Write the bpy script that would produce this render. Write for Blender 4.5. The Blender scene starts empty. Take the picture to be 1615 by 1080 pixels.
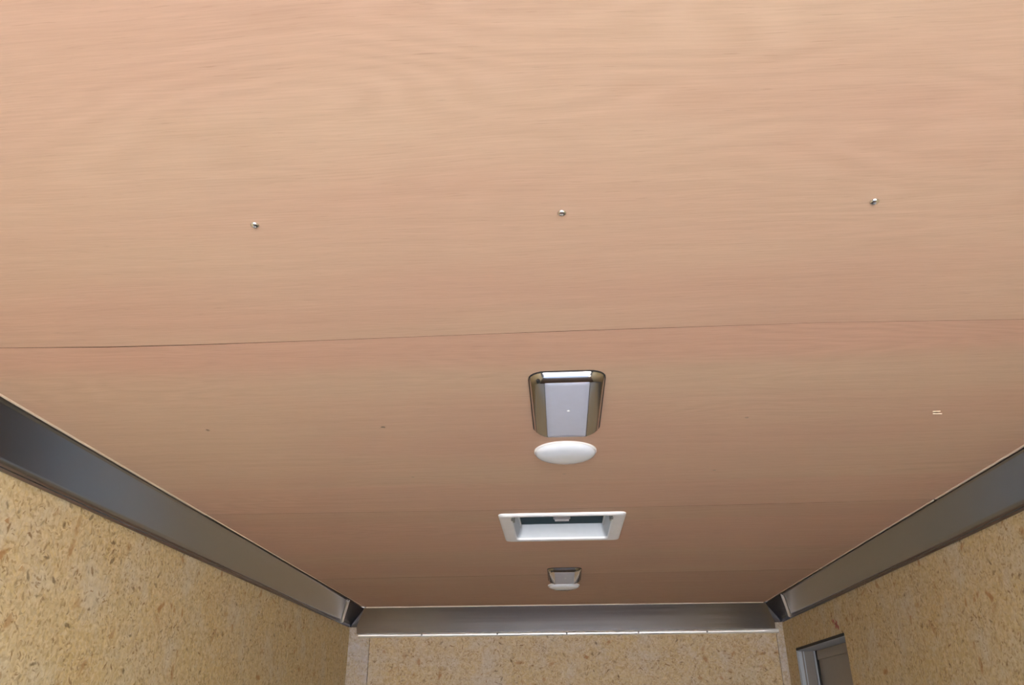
import bpy, bmesh, math
from mathutils import Vector, Matrix

C = bpy.context.scene.collection
HC = 2.0                      # ceiling height above the trailer floor
EYE = 0.60492                 # ceiling height above the camera

# ------------------------------------------------------------------ camera
yaw, pitch, roll = -0.05656419, 0.451663638, -0.005872262
F_PX = 1240.139
cy, sy, cp, sp = math.cos(yaw), math.sin(yaw), math.cos(pitch), math.sin(pitch)
fwd = Vector((sy * cp, cy * cp, sp)); r0 = Vector((cy, -sy, 0)); u0 = r0.cross(fwd)
cr, sr = math.cos(roll), math.sin(roll)
right = r0 * cr + u0 * sr; up = -r0 * sr + u0 * cr
cam = bpy.data.cameras.new('camera'); cam.sensor_width = 36.0
cam.lens = F_PX / 1615 * 36; cam.clip_start = 0.02; cam.clip_end = 500
co = bpy.data.objects.new('camera', cam); C.objects.link(co)
M = Matrix((right, up, -fwd)).transposed().to_4x4()
M.translation = Vector((-0.01214, 0, HC - EYE))
co.matrix_world = M
bpy.context.scene.camera = co

# ------------------------------------------------------------------ daylight
w = bpy.data.worlds.new('sky'); bpy.context.scene.world = w; w.use_nodes = True
nt = w.node_tree; nt.nodes.clear()
sky = nt.nodes.new('ShaderNodeTexSky'); sky.sky_type = 'NISHITA'
sky.sun_disc = False; sky.sun_elevation = math.radians(52); sky.sun_rotation = math.radians(20)
sky.air_density = 1.0; sky.dust_density = 2.0
bg = nt.nodes.new('ShaderNodeBackground'); bg.inputs['Strength'].default_value = 0.24
wo = nt.nodes.new('ShaderNodeOutputWorld')
nt.links.new(sky.outputs[0], bg.inputs[0]); nt.links.new(bg.outputs[0], wo.inputs[0])
sun = bpy.data.lights.new('sun', 'SUN'); sun.energy = 16.0; sun.angle = math.radians(0.6)
sun.color = (1.0, 0.95, 0.87)
so = bpy.data.objects.new('sun', sun); C.objects.link(so)
sd = Vector((0.10, 1.0, 0.50)).normalized()        # from the front of the trailer, high
so.rotation_euler = sd.to_track_quat('Z', 'Y').to_euler()
sc = bpy.context.scene
sc.view_settings.view_transform = 'Standard'; sc.view_settings.look = 'None'
sc.view_settings.gamma = 1.0; sc.view_settings.use_curve_mapping = False
sc.view_settings.exposure = 3.38
sc.cycles.use_denoising = True
sc.cycles.max_bounces = 12; sc.cycles.diffuse_bounces = 8; sc.cycles.glossy_bounces = 6


# ------------------------------------------------------------------ node helpers
class NG:
    def __init__(self, name):
        self.m = bpy.data.materials.new(name); self.m.use_nodes = True
        self.t = self.m.node_tree; self.b = self.t.nodes['Principled BSDF']
    def n(self, kind, **kw):
        nd = self.t.nodes.new(kind)
        for k, v in kw.items(): setattr(nd, k, v)
        return nd
    def put(self, sock, v):
        if isinstance(v, bpy.types.NodeSocket): self.t.links.new(v, sock)
        elif v is not None:
            if isinstance(v, (tuple, list)) and len(v) == 3 and len(sock.default_value) == 4: v = (*v, 1)
            sock.default_value = v
    def math(self, op, a, b=None, clamp=False):
        nd = self.n('ShaderNodeMath', operation=op, use_clamp=clamp)
        self.put(nd.inputs[0], a); self.put(nd.inputs[1], b)
        return nd.outputs[0]
    def vec(self, op, a, b=None):
        nd = self.n('ShaderNodeVectorMath', operation=op)
        self.put(nd.inputs[0], a); self.put(nd.inputs[1], b)
        return nd.outputs[0]
    def mix(self, fac, a, b, mode='MIX'):
        nd = self.n('ShaderNodeMix', data_type='RGBA', blend_type=mode)
        self.put(nd.inputs[0], fac); self.put(nd.inputs[6], a); self.put(nd.inputs[7], b)
        return nd.outputs[2]
    def ramp(self, v, x0, x1, y0=0.0, y1=1.0, smooth=True):
        nd = self.n('ShaderNodeMapRange', interpolation_type='SMOOTHSTEP' if smooth else 'LINEAR')
        self.put(nd.inputs[0], v)
        for i, x in enumerate((x0, x1, y0, y1)): nd.inputs[i + 1].default_value = x
        return nd.outputs[0]
    def noise(self, v, scale=1.0, detail=3.0, rough=0.5, dist=0.0):
        nd = self.n('ShaderNodeTexNoise'); self.put(nd.inputs['Vector'], v)
        nd.inputs['Scale'].default_value = scale; nd.inputs['Detail'].default_value = detail
        nd.inputs['Roughness'].default_value = rough; nd.inputs['Distortion'].default_value = dist
        return nd.outputs[0]
    def coord(self):
        return self.n('ShaderNodeTexCoord').outputs['Object']
    def setp(self, **kw):
        for k, v in kw.items(): self.put(self.b.inputs[k.replace('_', ' ')], v)
    def bump(self, h, dist, strength=1.0):
        nd = self.n('ShaderNodeBump'); nd.inputs['Strength'].default_value = strength
        nd.inputs['Distance'].default_value = dist; self.put(nd.inputs['Height'], h)
        self.put(self.b.inputs['Normal'], nd.outputs[0])


def srgb(r, g, b):
    f = lambda c: (c / 255) / 12.92 if c <= 10 else ((c / 255 + 0.055) / 1.055) ** 2.4
    return (f(r), f(g), f(b), 1)


def plywood(name, off, pink=0.5, bands=(), base=(0.60, 0.420, 0.292), rose=(0.590, 0.378, 0.270)):
    """rotary-cut lauan veneer, grain along X"""
    g = NG(name); p = g.vec('ADD', g.coord(), off)
    sep = g.n('ShaderNodeSeparateXYZ'); g.put(sep.inputs[0], g.coord()); yy = sep.outputs[1]
    wob = g.noise(g.vec('MULTIPLY', p, (1.1, 2.5, 1)), 1.0, 2)
    cmb = g.n('ShaderNodeCombineXYZ'); g.put(cmb.inputs[1], g.math('MULTIPLY', wob, 0.07))
    q = g.vec('ADD', p, cmb.outputs[0])
    broad = g.noise(g.vec('MULTIPLY', q, (1.0, 3.4, 1)), 1.0, 2.5)
    streak = g.noise(g.vec('MULTIPLY', q, (1.8, 48.0, 1)), 1.0, 4, 0.55)
    fine = g.noise(g.vec('MULTIPLY', q, (14.0, 330.0, 1)), 1.0, 3, 0.6)
    pores = g.noise(g.vec('MULTIPLY', q, (26.0, 520.0, 1)), 1.0, 2, 0.5)
    fig = g.noise(g.vec('MULTIPLY', q, (1.25, 5.5, 1)), 1.0, 2.5, 0.4)
    rings = g.math('SINE', g.math('MULTIPLY', fig, 120.0))
    fmask = g.ramp(g.noise(g.vec('MULTIPLY', p, (0.9, 2.4, 1)), 1.0, 1), 0.46, 0.66)
    pk = g.ramp(broad, 0.5 - 0.22 + (0.5 - pink) * .3, 0.5 + 0.22 + (0.5 - pink) * .3)
    col = g.mix(pk, (*base, 1), (*rose, 1))
    for (y0, y1, c, k) in bands:
        edge = g.math('ADD', yy, g.math('MULTIPLY', g.math('SUBTRACT', wob, 0.5), 0.12))
        mk = g.math('MULTIPLY', g.ramp(edge, y0 - .015, y0 + .015), g.ramp(edge, y1 - .05, y1 + .05, 1, 0))
        col = g.mix(g.math('MULTIPLY', mk, k), col, c)
    v = g.math('ADD', 1.0, g.math('MULTIPLY', g.math('SUBTRACT', streak, 0.5), 0.17))
    v = g.math('ADD', v, g.math('MULTIPLY', g.math('SUBTRACT', fine, 0.5), 0.26))
    v = g.math('ADD', v, g.math('MULTIPLY', g.math('MULTIPLY', rings, fmask), 0.028))
    v = g.math('SUBTRACT', v, g.ramp(pores, 0.63, 0.74, 0.0, 0.13))
    hv = g.n('ShaderNodeCombineColor')
    g.put(hv.inputs[0], v); g.put(hv.inputs[1], g.math('POWER', v, 1.15)); g.put(hv.inputs[2], g.math('POWER', v, 1.3))
    col = g.mix(1.0, col, hv.outputs[0], 'MULTIPLY')
    g.setp(Base_Color=col, Roughness=0.62)
    g.b.inputs['Specular IOR Level'].default_value = 0.25
    g.bump(fine, 0.0004, 0.5)
    return g.m


def strand_board(name, axis, tint=(1, 1, 1), dark=1.0):
    """fine strand board: flakes lying at every angle; axis = normal of the board"""
    g = NG(name); p = g.coord()
    flat = {'X': (0, 1, 1), 'Y': (1, 0, 1)}[axis]
    ax = {'X': (1, 0, 0), 'Y': (0, 1, 0)}[axis]
    p = g.vec('MULTIPLY', p, flat)
    warp = g.n('ShaderNodeTexNoise'); g.put(warp.inputs['Vector'], p); warp.inputs['Scale'].default_value = 60
    pw = g.vec('ADD', p, g.vec('MULTIPLY', g.vec('SUBTRACT', warp.outputs[1], (0.5, 0.5, 0.5)), tuple(0.016 * f for f in flat)))
    def flakes(scale, off, la, lb, keep, soft=0.35):
        v = g.n('ShaderNodeTexVoronoi'); v.inputs['Scale'].default_value = scale
        pp = g.vec('ADD', pw, tuple(o * f for o, f in zip(off, flat))); g.put(v.inputs['Vector'], pp)
        sepc = g.n('ShaderNodeSeparateColor'); g.put(sepc.inputs[0], v.outputs['Color'])
        rot = g.n('ShaderNodeVectorRotate', rotation_type='AXIS_ANGLE'); rot.inputs['Axis'].default_value = ax
        g.put(rot.inputs['Vector'], g.vec('SUBTRACT', pp, v.outputs['Position']))
        g.put(rot.inputs['Angle'], g.math('MULTIPLY', sepc.outputs[0], 6.283))
        a, b = {'X': ((0, 1 / la, 1 / lb)), 'Y': ((1 / la, 0, 1 / lb))}[axis][1 if axis == 'X' else 0], 1 / lb
        sc_ = (0, a, b) if axis == 'X' else (a, 0, b)
        ln = g.n('ShaderNodeVectorMath', operation='LENGTH'); g.put(ln.inputs[0], g.vec('MULTIPLY', rot.outputs[0], sc_))
        m = g.ramp(ln.outputs['Value'], 1.0 - soft, 1.0, 1.0, 0.0)
        on = g.math('LESS_THAN', sepc.outputs[1], keep)
        return g.math('MULTIPLY', m, on), sepc.outputs[2]
    T = lambda r, gg, b: (r * tint[0], gg * tint[1], b * tint[2], 1)
    big = g.noise(p, 2.6, 3)
    col = g.mix(g.ramp(big, 0.38, 0.62), T(0.58, 0.430, 0.215), T(0.58, 0.455, 0.275))
    # pale and tan flakes cover the whole face
    pal = [T(0.68, 0.55, 0.33), T(0.50, 0.355, 0.185), T(0.64, 0.485, 0.24), T(0.58, 0.47, 0.31), T(0.44, 0.30, 0.155), T(0.66, 0.53, 0.34)]
    for i, (sc_, la, lb) in enumerate(((30, .032, .0085), (36, .026, .007), (46, .022, .0055), (40, .020, .006), (60, .016, .004), (66, .014, .004))):
        m, rnd = flakes(sc_, (3.1 * i, 1.7 * i, 2.3 * i), la, lb, 0.9)
        col = g.mix(g.math('MULTIPLY', m, g.ramp(rnd, 0, 1, 0.15, 0.7)), col, pal[i])
    # clouds of dry, whitish surface
    cl = g.noise(p, 6.0, 4, 0.6)
    col = g.mix(g.ramp(cl, 0.46, 0.70, 0, 0.6), col, T(0.60, 0.54, 0.44))
    # brown fibres gathered in loose clusters
    brown = [T(0.22, 0.115, 0.045), T(0.30, 0.165, 0.06), T(0.11, 0.060, 0.028), T(0.40, 0.20, 0.08), T(0.20, 0.10, 0.04)]
    for i, (sc_, la, lb, k, st, lo) in enumerate(((28, .017, .0044, .48, .85, .455), (48, .0110, .0036, .50, .80, .46), (22, .018, .0062, .40, 0.75, .46), (12, .036, .0125, .34, .85, .43), (75, .0075, .0028, .50, .65, .44))):
        m, rnd = flakes(sc_, (7.7 + 2.1 * i, 5.3 + 1.1 * i, 9.1 + i), la, lb, k, 0.6)
        cluster = g.ramp(g.noise(g.vec('ADD', p, (1.3 * i, 2.1 * i, .7 * i)), 17, 3, 0.6), lo, lo + .14)
        col = g.mix(g.math('MULTIPLY', g.math('MULTIPLY', m, cluster), g.ramp(rnd, 0, 1, 0.45 * st * dark, st * dark)), col, brown[i])
    # mottling
    mt = g.noise(pw, 48, 3, 0.65)
    col = g.mix(1.0, col, g.mix(g.ramp(mt, 0.28, 0.72), (.90, .89, .86, 1), (1.08, 1.085, 1.10, 1)), 'MULTIPLY')
    gr = g.noise(p, 240, 2)
    col = g.mix(g.ramp(gr, 0.3, 0.7, 0.0, 0.12), col, T(0.38, 0.28, 0.15))
    g.setp(Base_Color=col, Roughness=0.72)
    g.b.inputs['Specular IOR Level'].default_value = 0.2
    g.bump(gr, 0.0006, 0.4)
    return g.m


def metal(name, col, rough, grain_scale=None, wave=0.0, aniso=0.0):
    g = NG(name)
    g.setp(Base_Color=(*col, 1), Metallic=1.0, Roughness=rough)
    if grain_scale:
        p = g.coord(); n = g.noise(g.vec('MULTIPLY', p, grain_scale), 1.0, 3, 0.6)
        g.setp(Roughness=g.ramp(n, 0.3, 0.7, rough - 0.025, rough + 0.03))
        if wave:
            lo = g.noise(g.vec('MULTIPLY', p, tuple(min(s, 3.0) for s in grain_scale)), 1.0, 1)
            g.bump(g.math('MULTIPLY', lo, wave), 1.0, 1.0)
    return g.m


def plain(name, col, rough, spec=0.5, **kw):
    g = NG(name)
    n = g.noise(g.coord(), 35, 3)
    g.setp(Base_Color=g.mix(n, tuple(c * 0.94 for c in col[:3]), tuple(min(1, c * 1.05) for c in col[:3])), Roughness=rough)
    g.b.inputs['Specular IOR Level'].default_value = spec
    for k, v in kw.items(): g.b.inputs[k.replace('_', ' ')].default_value = v
    return g.m


# ------------------------------------------------------------------ materials
PINK = (0.60, 0.365, 0.262, 1)
M_ply = [
    plywood('veneer_first_panel', (3.3, 7.9, 0), 0.50),
    plywood('veneer_second_panel', (11.4, 2.2, 0), 0.45, ((1.1, 1.33, PINK, 0.75), (2.15, 2.5, PINK, 0.4))),
    plywood('veneer_third_panel', (5.9, 14.6, 0), 0.60, ((2.6, 3.1, PINK, 0.5),), (.565,.385,.264), (.555,.35,.247)),  # base darkened to carry the ceiling's light falloff away from the doorway
    plywood('veneer_last_panel', (8.1, 21.3, 0), 0.65, ((3.9, 4.8, (.50,.315,.218,1), 0.5),), (.525,.355,.242), (.515,.325,.225)),  # base darkened further, light falloff at the front end put into the colour
]
M_edge = plain('raw_panel_edge', (0.84, 0.71, 0.56), 0.6)
M_seam = plain('dark_gap_side', (0.10, 0.055, 0.032), 0.8, 0.1)  # dark of the seam gaps put into the panel sides' colour
M_dark = plain('dark_void', (0.02, 0.017, 0.015), 0.9, 0.1)
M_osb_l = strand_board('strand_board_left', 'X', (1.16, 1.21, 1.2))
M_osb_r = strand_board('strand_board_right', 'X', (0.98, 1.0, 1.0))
M_osb_b = strand_board('strand_board_front', 'Y', (0.92, 0.94, 1.06))
M_osb_pale = strand_board('strand_board_pale', 'Y', (0.86, 0.955, 1.33), 0.45)
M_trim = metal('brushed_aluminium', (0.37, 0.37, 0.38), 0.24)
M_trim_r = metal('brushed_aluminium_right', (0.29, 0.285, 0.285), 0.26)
M_trim_b = metal('brushed_aluminium_front', (0.365, 0.335, 0.315), 0.24, (.8, 60, 60), 0.0006)
M_cap = metal('dark_reflection_metal', (0.15, 0.15, 0.165), 0.24)  # the caps' dark reflection is put into the base colour
M_bead = metal('glint_edge_metal', (0.93, 0.93, 0.93), 0.28); M_bead.node_tree.nodes['Principled BSDF'].inputs['Metallic'].default_value = 0.55  # whitened and half metallic, daylight glint put into the colour
M_chrome = metal('chrome', (0.49, 0.465, 0.445), 0.13)
M_screw = metal('zinc_screw', (0.78, 0.77, 0.76), 0.22)
M_lens = plain('lamp_lens', (0.57, 0.61, 0.76), 0.38, 0.5)
M_white = plain('white_plastic', (0.84, 0.86, 0.90), 0.35)
M_throat = plain('skylit_white_plastic', (0.44, 0.495, 0.565), 0.35)  # white plastic dimmed, with the skylight's blue put into the colour
M_dome = plain('white_dome_plastic', (0.88, 0.88, 0.89), 0.3)
M_domelens = plain('frosted_dome_lens', (0.80, 0.86, 0.95), 0.12, 0.5, Coat_Weight=1.0, Coat_Roughness=0.08)
M_black = plain('black_rubber', (0.018, 0.017, 0.017), 0.6, 0.3)
M_slot = plain('shaded_grey_plastic', (0.20, 0.21, 0.20), 0.6)
M_knob = plain('knob_grey', (0.36, 0.35, 0.37), 0.5)
M_grey = plain('grey_plastic', (0.22, 0.22, 0.24), 0.45)
M_door = plain('door_skin', (0.27, 0.24, 0.205), 0.42, 0.4)
M_jamb = plain('jamb_skin', (0.20, 0.18, 0.165), 0.45, 0.4)
M_strip = plain('jamb_reflection_strip', (0.36, 0.39, 0.44), 0.4)  # paler bluish tone stands for reflections in the metal jamb
M_floor = plywood('floor_plywood', (1.0, 31.0, 0), 0.3, (), (0.19, 0.125, 0.08), (0.17, 0.105, 0.066))
M_ground = plain('pale_concrete', (0.47, 0.45, 0.42), 0.9, 0.2)
M_skin = plain('white_leak_panel', (0.75, 0.75, 0.75), 0.4)
M_red = plain('red_crayon', (0.44, 0.16, 0.125), 0.8)
gl = NG('smoked_vent_lid')
tr = gl.n('ShaderNodeBsdfTranslucent'); tr.inputs[0].default_value = (0.0012, 0.0042, 0.0052, 1)
gl.setp(Base_Color=(0.030, 0.060, 0.074, 1), Roughness=0.6); gl.b.inputs['Specular IOR Level'].default_value = 0.08
gl.setp(Metallic=0.0)
ad = gl.n('ShaderNodeAddShader'); gl.t.links.new(gl.b.outputs[0], ad.inputs[0]); gl.t.links.new(tr.outputs[0], ad.inputs[1])
gl.t.links.new(ad.outputs[0], gl.t.nodes['Material Output'].inputs[0])
M_lid = gl.m


# ------------------------------------------------------------------ mesh helpers
def obj(name, bm, mat, parent=None, smooth=False, angle=None):
    bmesh.ops.recalc_face_normals(bm, faces=bm.faces[:])
    me = bpy.data.meshes.new(name); bm.to_mesh(me); bm.free()
    if mat: me.materials.append(mat)
    if smooth:
        me.polygons.foreach_set('use_smooth', [True] * len(me.polygons))
        if angle: me.set_sharp_from_angle(angle=math.radians(angle))
    o = bpy.data.objects.new(name, me); C.objects.link(o)
    if parent: o.parent = parent
    return o


def empty(name, loc):
    o = bpy.data.objects.new(name, None); o.location = loc; o.empty_display_size = 0.1; C.objects.link(o); return o


def tag(o, label, cat, kind=None, group=None):
    o['label'] = label; o['category'] = cat
    if kind: o['kind'] = kind
    if group: o['group'] = group
    return o


def add_box(bm, a, b):
    x0, y0, z0 = a; x1, y1, z1 = b
    v = [bm.verts.new(c) for c in ((x0, y0, z0), (x1, y0, z0), (x1, y1, z0), (x0, y1, z0), (x0, y0, z1), (x1, y0, z1), (x1, y1, z1), (x0, y1, z1))]
    for f in ((0, 3, 2, 1), (4, 5, 6, 7), (0, 1, 5, 4), (1, 2, 6, 5), (2, 3, 7, 6), (3, 0, 4, 7)): bm.faces.new([v[i] for i in f])
    return v


def box(a, b, bev=0.0):
    bm = bmesh.new(); add_box(bm, a, b)
    if bev: bmesh.ops.bevel(bm, geom=bm.edges[:], offset=bev, segments=2, affect='EDGES', profile=0.5)
    return bm


def loft(rings, close=True, cap0=False, cap1=False, bm=None):
    bm = bm or bmesh.new(); vr = [[bm.verts.new(p) for p in r] for r in rings]; n = len(vr[0])
    for a, b in zip(vr, vr[1:]):
        for i in range(n if close else n - 1):
            bm.faces.new((a[i], a[(i + 1) % n], b[(i + 1) % n], b[i]))
    if cap0: bm.faces.new(vr[0])
    if cap1: bm.faces.new(vr[-1])
    return bm


def lathe(prof, n=32):
    """prof: list of (radius, z); closes on the axis when a radius is 0"""
    bm = bmesh.new(); rings = []
    for r, z in prof:
        rings.append([bm.verts.new((0, 0, z))] if r == 0 else [bm.verts.new((r * math.cos(2 * math.pi * i / n), r * math.sin(2 * math.pi * i / n), z)) for i in range(n)])
    for a, b in zip(rings, rings[1:]):
        for i in range(n):
            j = (i + 1) % n
            q = [a[0] if len(a) == 1 else a[i], a[0] if len(a) == 1 else a[j], b[0] if len(b) == 1 else b[j], b[0] if len(b) == 1 else b[i]]
            u = []
            for x in q:
                if x not in u: u.append(x)
            if len(u) > 2: bm.faces.new(u)
    return bm


def rrect(hx, hy, r, z, n=6):
    r = min(r, hx, hy); pts = []
    for cx_, cy_, a0 in ((hx - r, hy - r, 0), (-hx + r, hy - r, 90), (-hx + r, -hy + r, 180), (hx - r, -hy + r, 270)):
        for i in range(n + 1):
            a = math.radians(a0 + 90 * i / n); pts.append((cx_ + r * math.cos(a), cy_ + r * math.sin(a), z))
    return pts


def copy_tree(o, parent=None):
    c = o.copy(); C.objects.link(c); c.parent = parent
    for k in list(o.children): copy_tree(k, c)
    return c


# ------------------------------------------------------------------ shell
YR, YF = -0.20, 4.705          # rear opening and front wall
XW = 1.22                      # inner face of the side walls
T = 0.045
ground = tag(obj('ground', box((-40, -60, -0.62), (40, 40, -0.5)), M_ground), 'pale concrete yard outside the open rear of the trailer', 'ground', 'structure')
floor = tag(obj('floor', box((-XW - T, YR, -0.06), (XW + T, YF + T, 0)), M_floor), 'brown plywood trailer floor', 'floor', 'structure')
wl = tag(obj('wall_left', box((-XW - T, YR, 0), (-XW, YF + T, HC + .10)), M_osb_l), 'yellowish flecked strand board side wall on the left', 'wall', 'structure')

# right wall with its doorway
DY0, DY1, DZ = 3.715, 4.492, HC - EYE + 0.3395
bm = bmesh.new()
for a, b in (((XW, YR, 0), (XW + T, DY0, HC + .10)), ((XW, DY1, 0), (XW + T, YF + T, HC + .10)), ((XW, DY0, DZ), (XW + T, DY1, HC + .10))): add_box(bm, a, b)
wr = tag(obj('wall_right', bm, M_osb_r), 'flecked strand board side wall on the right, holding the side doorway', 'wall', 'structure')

# unseen rear frame and swung-out leaves, added to shade the ceiling
rf = tag(empty('rear_shade_door', (0, YR - .03, 0)), 'open rear doorway with unseen dark frame and leaves added to shade the ceiling, behind the viewer', 'door', 'structure')
for nm, a, b in (('shade_post', (-XW - T, -.03, -.06), (-1.10, .03, HC + .10)), ('shade_post', (1.10, -.03, -.06), (XW + T, .03, HC + .10)), ('shade_header', (-1.10, -.03, HC - .12), (1.10, .03, HC + .10))):
    obj(nm, box(a, b, .004), M_black, rf)
for sx in (-1, 1):
    bd = obj('door_leaf', box((min(sx * 1.215, sx * 1.255), -1.15, -.06), (max(sx * 1.215, sx * 1.255), -.035, HC + .05), .004), M_black, rf)  # added leaf, blocks light coming in from the side
    for z in (.2, 1.0, 1.8): obj('hinge', box((min(sx * 1.205, sx * 1.2145), -.10, z - .05), (max(sx * 1.205, sx * 1.2145), -.036, z + .05), .002), M_grey, bd)

# front wall: main sheet between two paler corner fillers
wf = tag(empty('wall_front', (0, YF, 0)), 'greyish flecked strand board front wall between pale corner strips', 'wall', 'structure')
def wpiece(name, x0, x1, m, y0=0.0):
    o = obj(name, box((x0, y0, 0), (x1, T, HC + .10), 0.0012), m, wf); return o
wpiece('wall_sheet', -1.098, 1.178, M_osb_b)
wpiece('corner_filler', -XW, -1.100, M_osb_pale, -0.002)['label'] = 'paler strip in the left corner'
wpiece('corner_filler', 1.180, XW, M_osb_pale, -0.002)['label'] = 'paler strip in the right corner'

tag(obj('reflection_board', box((-XW + .005, YF - .012, 0.002), (XW - .005, YF - .003, .72), .002), plain('pale_grey_board', (0.60, 0.60, 0.62), 0.5)), 'unseen pale grey board added at the foot of the front wall for the trim reflections', 'baseboard', 'structure')  # unseen board added to feed the bluish reflection in the trim

# ------------------------------------------------------------------ ceiling of four plywood panels
ceil = tag(empty('ceiling', (0, 0, HC)), 'pinkish tan plywood ceiling of four wide panels with fine seams', 'ceiling', 'structure')
TH = 0.006; XC = 1.125
G_ = 0.0006
seam1 = [(-XC, 1.2005), (-0.989, 1.2021), (-0.80, 1.2105), (-0.649, 1.213), (-0.45, 1.2125), (-0.265, 1.2095), (0.02, 1.2049), (0.446, 1.2037), (0.776, 1.2151), (XC, 1.224)]
gap1 = [0.0007, 0.0014, 0.0034, 0.0026, 0.0012, 0.0007, 0.0013, 0.0006, 0.0007, 0.0006]
seam2 = [(-XC, 2.4280), (-0.75, 2.4360), (-0.30, 2.4440), (0.0, 2.4430), (0.421, 2.4377), (0.728, 2.4311), (XC, 2.4168)]
gap2 = [0.0016, 0.0017, 0.0017, 0.0012, 0.0020, 0.0028, 0.0011]
seam3 = [(-XC, 3.674), (-0.5, 3.662), (0.0, 3.645), (0.5, 3.632), (XC, 3.609)]
gap3 = [0.003, 0.0028, 0.002, 0.002, 0.002]
far4 = [(-XC, 4.632), (0, 4.640), (XC, 4.650)]
def shifted(s, gp): return [(x, y + g_ + G_) for (x, y), g_ in zip(s, gp)]
def interp(s, x):
    for (xa, ya), (xb, yb) in zip(s, s[1:]):
        if x <= xb: return ya + (yb - ya) * (x - xa) / (xb - xa)
    return s[-1][1]
HOLE = (-0.168, 0.172, 2.512, 2.868)
def panel(near, far, mat, drop=0.0, hole=None):
    xs = sorted({x for x, _ in near} | {x for x, _ in far} | (set(hole[:2]) if hole else set()))
    bm = bmesh.new()
    ys = lambda x: [interp(near, x)] + ([hole[2], hole[3]] if hole else []) + [interp(far, x)]
    grid = [[(bm.verts.new((x, y, -drop)), bm.verts.new((x, y, TH - drop))) for y in ys(x)] for x in xs]
    nr = len(grid[0]) - 1
    filled = {}
    for i in range(len(xs) - 1):
        for j in range(nr):
            filled[i, j] = not (hole and j == 1 and hole[0] <= xs[i] < hole[1])
    for (i, j), on in filled.items():
        if not on: continue
        q = [grid[i][j], grid[i + 1][j], grid[i + 1][j + 1], grid[i][j + 1]]
        bm.faces.new([v[0] for v in q][::-1]); bm.faces.new([v[1] for v in q])
        for (di, dj, a, b) in ((0, -1, 0, 1), (1, 0, 1, 2), (0, 1, 2, 3), (-1, 0, 3, 0)):
            if not filled.get((i + di, j + dj), False):
                bm.faces.new((q[a][0], q[b][0], q[b][1], q[a][1]))
    o = obj('ceiling_panel', bm, mat, ceil); o.data.materials.append(M_seam)
    for f in o.data.polygons:
        if abs(f.normal.z) < .5: f.material_index = 1
    return o
n1 = [(-XC, YR), (0, YR), (XC, YR)]
panels = [panel(n1, seam1, M_ply[0], 0.0005),
          panel(shifted(seam1, gap1), seam2, M_ply[1], 0.0003),
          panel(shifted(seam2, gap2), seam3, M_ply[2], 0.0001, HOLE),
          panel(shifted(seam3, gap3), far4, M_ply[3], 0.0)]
# raw edges of the panels beside the metal trim
def edge_strip(par, sx, y0, y1, wdt, dz=0.0025):
    ring = lambda y: [(sx * XC, y, 0.004), (sx * XC, y, -dz), (sx * (XC + wdt), y, -dz + .0005), (sx * (XC + wdt), y, 0.004)]
    e = obj('panel_edge', loft([ring(y0), ring(y1)], True, True, True), M_edge, par)
edge_strip(panels[0], -1, YR, 1.2000, 0.0075); edge_strip(panels[1], -1, 1.2015, 2.432, 0.0070)
edge_strip(panels[2], -1, 2.437, 3.675, 0.0045); edge_strip(panels[3], -1, 3.690, 4.62, 0.0040)
edge_strip(panels[0], 1, YR, 1.2235, 0.0070); edge_strip(panels[1], 1, 1.225, 2.412, 0.0070)
edge_strip(panels[2], 1, 2.428, 3.606, 0.0055); edge_strip(panels[3], 1, 3.622, 4.63, 0.0045)
obj('panel_edge', box((-1.12, 4.651, -0.003), (1.12, 4.659, 0.004)), M_edge, panels[3])
# dark space above the panels (roof), open under the vent
bm = bmesh.new()
for a, b in (((-XW, YR, .07), (XW, HOLE[2], .10)), ((-XW, HOLE[3], .07), (XW, YF, .10)), ((-XW, HOLE[2], .07), (HOLE[0], HOLE[3], .10)), ((HOLE[1], HOLE[2], .07), (XW, HOLE[3], .10))): add_box(bm, a, b)
obj('roof_deck', bm, M_dark, ceil)

# screws through the panels
def cross_head(r, h):
    bm = lathe([(r * 1.02, 0), (r, -h * .35), (r * .86, -h * .7), (r * .58, -h * .95), (r * .34, -h), (r * .30, -h * .62), (0, -h * .5)], 16)
    return bm
sproto = obj('screw', cross_head(0.0060, 0.0036), M_screw, panels[0], True, 50)
sproto.location = (-0.4055, 0.8588, 0)
for x, y in ((0.0058, 0.8585), (0.4089, 0.8602)):
    s = sproto.copy(); s.location = (x, y, 0); C.objects.link(s)
# countersunk screws: set just into the veneer, barely showing
hole_bm = lathe([(0.0046, 0.0002), (0.0040, -0.0005), (0.0030, -0.0007), (0.0018, -0.0002), (0, 0.0002)], 12)
M_sunk = metal('sunk_screw', (0.55, 0.42, 0.32), 0.5)
sp2 = obj('screw', hole_bm, M_sunk, panels[1], True, 40); sp2.location = (-0.399, 1.6599, -.0006)
for x, y in ((-0.80, 1.652), (0.4112, 1.6581), (0.4089, 2.0579), (0.010, 2.0625), (-0.40, 2.060), (0.8177, 1.6564)):
    s = sp2.copy(); s.location = (x, y, -.0006); C.objects.link(s)
# torn veneer slivers beside the screw near the right wall
for i, (dx, dy, ln) in enumerate(((-.004, -.009, .016), (.004, .006, .020))):
    b_ = box((-ln / 2, -.0012, -.0016), (ln / 2, .0012, .0), .0004)
    s = obj('splinter', b_, M_edge, panels[1]); s.location = (0.8177 + dx, 1.6564 + dy, -.0006); s.rotation_euler.z = -.06 + .15 * i

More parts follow.
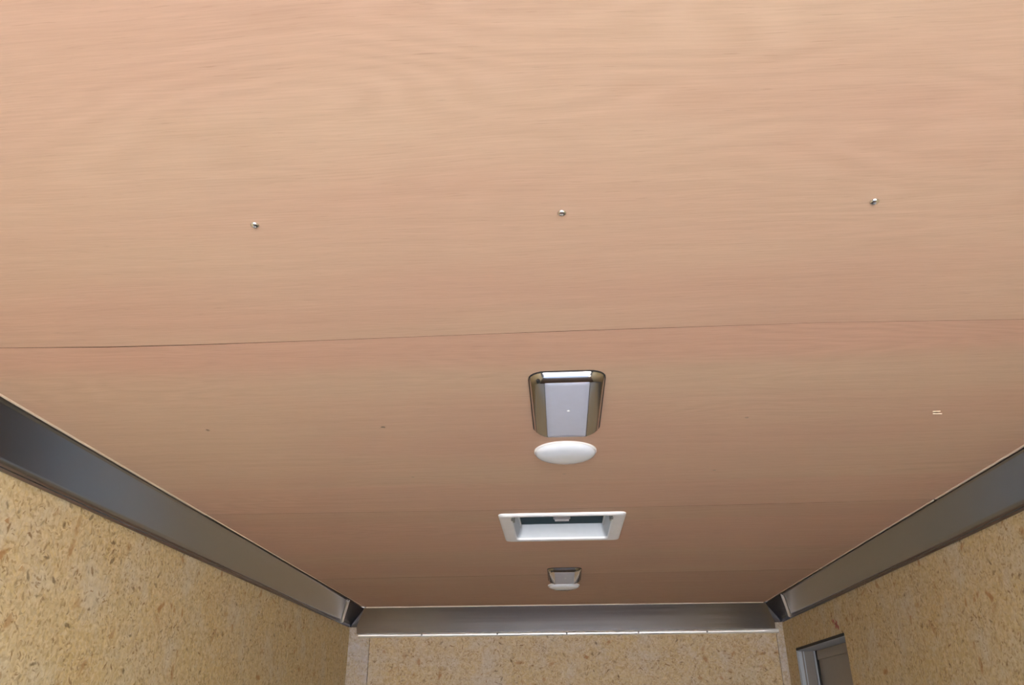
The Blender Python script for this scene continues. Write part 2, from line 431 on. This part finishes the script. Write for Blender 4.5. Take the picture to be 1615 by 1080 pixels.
# ------------------------------------------------------------------ metal coves
def cove_profile(sx):
    # (x, z) from the ceiling down to the wall, ceiling = 0
    pts = [(1.1365, .012), (1.1365, -.004), (1.139, -.009), (1.2015, -.0832)]
    x, z = pts[-1]
    for k in range(1, 9):                          # the sheet bends round to a short upright lip
        a = math.radians(50 + 40 * k / 8); x += .0021 * math.cos(a); z -= .0021 * math.sin(a); pts.append((x, z))
    pts += [(1.2103, -.1000), (1.2106, -.1065), (1.2125, -.1075), (1.2160, -.1060), (1.2180, -.096), (1.2190, -.06), (1.2190, .012)]
    return [(sx * x, z) for x, z in pts]
def cove(name, sx, label, y0, y1):
    t = tag(empty(name, (0, 0, HC)), label, 'trim', 'structure')
    pr = cove_profile(sx)
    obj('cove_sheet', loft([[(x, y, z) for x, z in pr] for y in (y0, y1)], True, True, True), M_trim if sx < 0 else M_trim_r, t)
    return t
tl = cove('trim_1', -1, 'brushed metal cove strip along the left edge of the ceiling', YR, 4.66)
trr = cove('trim_2', 1, 'brushed metal cove strip along the right edge of the ceiling', YR, 4.66)
# front cove with its rounded lower bead, its glint put into the colour
tf = tag(empty('trim_3', (0, 0, HC)), 'brushed metal strip across the front wall under the ceiling', 'trim', 'structure')
def fprof(x):
    base = [(4.662, .012), (4.662, -.003), (4.664, -.006), (4.696, -.132), (4.6975, -.136), (4.703, -.136), (4.703, .012)]
    return [(x, y, z) for y, z in base]
obj('cove_sheet', loft([fprof(x) for x in (-1.176, 1.176)], True, True, True), M_trim_b, tf, True, 35)
def bead(x):
    r = 0.0115; c = (4.699, -.1475); return [(x, c[0] - 0.75 * r * math.sin(math.pi * i / 10), c[1] + r * math.cos(math.pi * i / 10)) for i in range(11)] + [(x, 4.7045, c[1] - r), (x, 4.7045, c[1] + r)]
bd = obj('lower_bead', loft([bead(x) for x in (-1.165, 1.192)], True, True, True), M_bead, tf, True, 40); bd['label'] = 'rounded lower lip, glint painted in'
tsp = obj('screw', lathe([(0.0055, 0), (.005, -.0015), (.003, -.0028), (0, -.003)], 12), M_grey, tf, True)
tsp.rotation_euler.x = -math.pi / 2; tsp.location = (-0.80, 4.6905, -.1475)
for x in (-0.37, 0.02, 0.42, 0.80):
    s = tsp.copy(); s.location.x = x; C.objects.link(s)
# corner caps
for sx, lab in ((-1, 'left corner cap with its dark reflection painted in'), (1, 'right corner cap with its dark reflection painted in')):
    pr = [(1.1365, -.003), (1.139, -.009), (1.2035, -.0855), (1.2080, -.0925), (1.2110, -.1025)]
    o_ = 0.0018
    off = [(x - o_ * .77, z - o_ * .64) for x, z in pr]
    near = [4.30, 4.31, 4.47, 4.485, 4.50]
    endx = [1.1360, 1.1375, 1.1700, 1.1735, 1.1750]
    yp = lambda z: 4.664 + (z + .006) / -.126 * .032 - .0025
    rings = []
    for k in range(5):
        x, z = off[k]
        rings.append([(sx * x, near[k], z), (sx * x, yp(z), z), (sx * endx[k], yp(z), z)])
    bm = loft(rings, False)
    cp_ = obj('corner_cap', bm, M_cap, tf); cp_['label'] = lab
    md = cp_.modifiers.new('sheet', 'SOLIDIFY'); md.thickness = 0.001
    # bent front edge of the cap, glint put into its colour
    path = [Vector((sx * off[k][0], near[k], off[k][1])) for k in (1, 2, 3)]
    n_ = Vector((-sx * .77, 0, -.64)); rr = 0.0075; rg = []
    d = (path[1] - path[0]).normalized(); e2 = n_; e1 = d.cross(e2).normalized()
    for pnt in path:
        rg.append([tuple(pnt + e1 * rr * 1.3 * math.cos(a) + e2 * (rr * .9 * math.sin(a))) for a in [i * math.pi / 8 for i in range(9)]])
    obj('cap_edge', loft(rg, True, True, True), M_bead, cp_, True, 50)
# small screws in the lower lips of the side coves
for t_, sx, ys_ in ((tl, -1, (1.25, 1.66, 2.06, 2.47, 2.88, 3.29, 3.7)), (trr, 1, (1.3, 1.71, 2.12, 2.53, 2.94, 3.35, 3.76))):
    pr_ = None
    for y in ys_:
        if pr_ is None:
            pr_ = obj('screw', lathe([(0.004, 0), (.0036, -.0012), (.002, -.002), (0, -.0022)], 10), M_screw, t_, True); s = pr_
            s.rotation_euler = (0, sx * math.radians(50), 0)
        else:
            s = pr_.copy(); C.objects.link(s)
        s.location = (sx * 1.2085, y, -.0925)

# ------------------------------------------------------------------ side doorway
d1 = tag(empty('door_1', (XW, (DY0 + DY1) / 2, 0)), 'closed metal side door in a recessed aluminium frame near the front right corner', 'door', 'structure')
L = lambda a, b: ((a[0], a[1] - (DY0 + DY1) / 2, a[2]), (b[0], b[1] - (DY0 + DY1) / 2, b[2]))
JD = 0.095
obj('jamb', box(*L((0.0005, DY1 - .003, 0), (JD, DY1 + .012, DZ))), M_jamb, d1)
obj('jamb', box(*L((0.0005, DY0 - .012, 0), (JD, DY0 + .003, DZ))), M_jamb, d1)
obj('door_header', box(*L((0.0005, DY0 + .003, DZ - .004), (JD, DY1 - .003, DZ + .012))), M_strip, d1)
obj('header_seal', box(*L((-.004, DY0 + .002, DZ - .001), (0.0004, DY1 + .004, DZ + .011)), .0008), M_black, d1)
obj('jamb_flange', box(*L((-.003, DY1 - .002, 0), (0.0004, DY1 + .012, DZ - .001)), .001), M_strip, d1)
bm = bmesh.new()
for a, b in (((.002, DY1 - .007, 0), (.020, DY1 - .003, DZ - .005)), ((.028, DY1 - .006, 0), (.033, DY1 - .003, DZ - .005)), ((.080, DY1 - .013, 0), (.088, DY1 - .003, DZ - .005))): add_box(bm, *L(a, b))
obj('reflection_rib', bm, M_strip, d1)  # ribs paint the striped reflections of the jamb
obj('door_seal', box(*L((.089, DY1 - .030, 0), (JD, DY1 - .003, DZ - .004))), M_black, d1)
obj('sun_leak_panel', box(*L((JD + .031, DY0 - .25, -.3), (JD + .05, DY1 + .25, HC + .1))), M_skin, d1)  # unseen panel added outside the door to stop sun leaking in
bm = bmesh.new()
for a, b in (((T + .001, DY0 - .25, -.3), (JD + .031, DY0 - .013, HC + .1)), ((T + .001, DY1 + .013, -.3), (JD + .031, DY1 + .25, HC + .1)), ((T + .001, DY0 - .013, DZ + .0125), (JD + .031, DY1 + .013, HC + .1)), ((T + .001, DY0 - .012, -.3), (JD + .031, DY1 + .012, 0))): add_box(bm, *L(a, b))
obj('sun_leak_packing', bm, M_dark, d1)  # unseen blocks added round the frame against the same sun leak
leaf = obj('door_leaf', box(*L((JD, DY0 - .01, .01), (JD + .03, DY1 + .01, DZ + .01))), M_door, d1)
obj('leaf_frame', box(*L((JD - .006, DY0 + .004, DZ - .05), (JD, DY1 - .033, DZ - .005)), .002), M_door, leaf)
cm = bmesh.new()
for k, (a, b) in enumerate((((.0, .0), (.030, .016)), ((.012, .022), (.030, .002)), ((.034, .020), (.048, .028)))):
    dv = Vector((0, b[0] - a[0], b[1] - a[1])); n_ = Vector((0, -dv.z, dv.y)).normalized() * .006
    A = Vector((-.0004, a[0], a[1])); B = Vector((-.0004, b[0], b[1]))
    vs = [A + n_, B + n_ * .6, B - n_ * .6, A - n_]
    v0 = [cm.verts.new(v) for v in vs]; v1 = [cm.verts.new(v + Vector((.0003, 0, 0))) for v in vs]
    cm.faces.new(v0); cm.faces.new(v1[::-1])
    for i in range(4): cm.faces.new((v0[i], v0[(i + 1) % 4], v1[(i + 1) % 4], v1[i]))
ck = obj('crayon_mark', cm, M_red, wr); ck.location = (XW, 3.77, HC - EYE + .375); ck.scale = (1, 1.5, 1.5)
ck['label'] = 'small red crayon scribble above the doorway'

# ------------------------------------------------------------------ chrome ceiling lamps
def make_lamp():
    t = empty('ceiling_lamp', (0.0145, 1.548, HC))
    HX, HY = 0.0735, 0.173
    gk = obj('gasket_shadow', loft([rrect(HX + .0015, HY + .0015, .034, 0), rrect(HX + .0015, HY + .0015, .034, -.003), rrect(HX - .004, HY - .004, .03, -.003)], True, True, True), M_black, t)  # black ring draws the gap and gasket shadow under the base
    rg = [rrect(HX, HY, .033, -.003), rrect(HX - .0030, HY - .0024, .032, -.0090), rrect(HX - .0090, HY - .0049, .027, -.0130), rrect(HX - .0170, HY - .0079, .019, -.0160),
          rrect(HX - .0260, HY - .0124, .008, -.0182), rrect(HX - .0295, HY - .0145, .004, -.0185), rrect(HX - .0300, HY - .015, .003, -.0150)]
    obj('bezel', loft(rg, True, False, False), M_chrome, t, True, 40)
    lr = [rrect(HX - .0302, HY - .0152, .003, -.0145), rrect(HX - .0304, HY - .0154, .003, -.0178), rrect(HX - .032, HY - .017, .003, -.0187), rrect(HX - .042, HY - .03, .003, -.0194)]
    ln = obj('lens', loft(lr, True, False, True), M_lens, t, True, 40); ln['label'] = 'pale lavender frosted lens'
    d = obj('centre_mark', lathe([(.0035, 0), (.003, -.0012), (0, -.0016)], 12), M_white, ln, True); d.location = (0.003, -.01, -.0192)
    sw = obj('dark_mark', box((-.0035, -.004, -.003), (.0035, .004, .001), .001), M_black, t); sw.location = (-.0555, -HY + .0135, -.0135); sw.rotation_euler = (-.5, -.35, 0)  # small dark block on the bezel's near left corner
    return t
lamp = tag(make_lamp(), 'nearer rectangular chrome ceiling lamp with a pale frosted lens, just past the first seam', 'ceiling lamp', None, 'chrome lamps along the ceiling')
lamp2 = tag(copy_tree(lamp), 'farther, smaller-looking rectangular chrome ceiling lamp beyond the roof vent', 'ceiling lamp', None, 'chrome lamps along the ceiling')
lamp2.location = (0.0115, 3.648, HC)

def make_dome():
    t = empty('dome_light', (0.0122, 1.862, HC))
    R = 0.0765
    obj('rim', lathe([(R - .002, 0), (R, -.001), (R, -.0042), (R - .0012, -.0055), (R - .003, -.0055)], 56), M_dome, t, True, 60)
    pr = [((R - .0022) * math.cos(a) ** .72, -.005 - .0175 * math.sin(a) ** .8) for a in [math.radians(d) for d in (0, 4, 9, 16, 25, 36, 48, 60, 72, 82)]] + [(0, -.0225)]
    ln = obj('dome_lens', lathe(pr, 56), M_domelens, t, True); ln['label'] = 'bluish white frosted dome'
    return t
dome = tag(make_dome(), 'nearer round white dome light just behind the near chrome lamp', 'dome light', None, 'round dome lights behind the chrome lamps')
dome2 = tag(copy_tree(dome), 'farther small white dome light behind the far chrome lamp', 'dome light', None, 'round dome lights behind the chrome lamps')
dome2.location = (0.0085, 3.945, HC)

# ------------------------------------------------------------------ roof vent
VX, VY = 0.0025, 2.692
v = tag(empty('roof_vent', (VX, VY, HC)), 'white square roof vent with smoked lid and crank knob, between the two lamps', 'vent')
def sh(ring, dx=0, dy=0): return [(x + dx, y + dy, z) for x, y, z in ring]
OX, OY = 0.2045, 0.1985; IX, IY = 0.1640, 0.1735; dyi = -.004
fr = [rrect(OX, OY, .018, 0), rrect(OX, OY, .018, -.004), rrect(OX - .003, OY - .003, .017, -.0075), rrect(OX - .012, OY - .008, .014, -.009),
      sh(rrect(IX + .006, IY + .005, .016, -.009), 0, dyi), sh(rrect(IX, IY, .014, -.007), 0, dyi), sh(rrect(IX - .002, IY - .001, .014, 0), 0, dyi)]
obj('flange', loft(fr), M_white, v, True, 45)
th = [sh(rrect(IX - .002, IY - .001, .014, 0), 0, dyi), sh(rrect(IX - .008, IY - .003, .012, .012), 0, dyi), sh(rrect(IX - .016, IY - .006, .008, .040), 0, dyi), sh(rrect(IX - .017, IY - .007, .008, .0465), 0, dyi)]
o = obj('throat', loft(th), M_throat, v, True, 45)
lid = obj('lid', box((-IX, -IY - .01, .0468), (IX, IY + .004, .0510), .001), M_lid, v); lid['label'] = 'dark smoked plastic lid'
kn = obj('crank_knob', lathe([(.008, .0468), (.008, .030), (.024, .029), (.029, .026), (.029, .019), (.025, .0165), (.010, .016), (0, .016)], 24), M_knob, v, True, 40)
kn.location = (0.0, -.035, 0)
obj('knob_grip', box((-.024, -.0035, .010), (.024, .0035, .0165), .0015), M_knob, kn)
for sx in (-1, 1):
    for x, yy, z in ((.1590, -.100, .004), (.1630, -.140, .000)):
        o = obj('clip_slot', box((-.0030, -.014, -.008), (.0030, .014, .010), .001), M_slot, v); o.location = (sx * x, yy, z)
    obj('side_post', box((min(sx * .1455, sx * .152), -.155, .036), (max(sx * .1455, sx * .152), .160, .0467)), M_white, v)
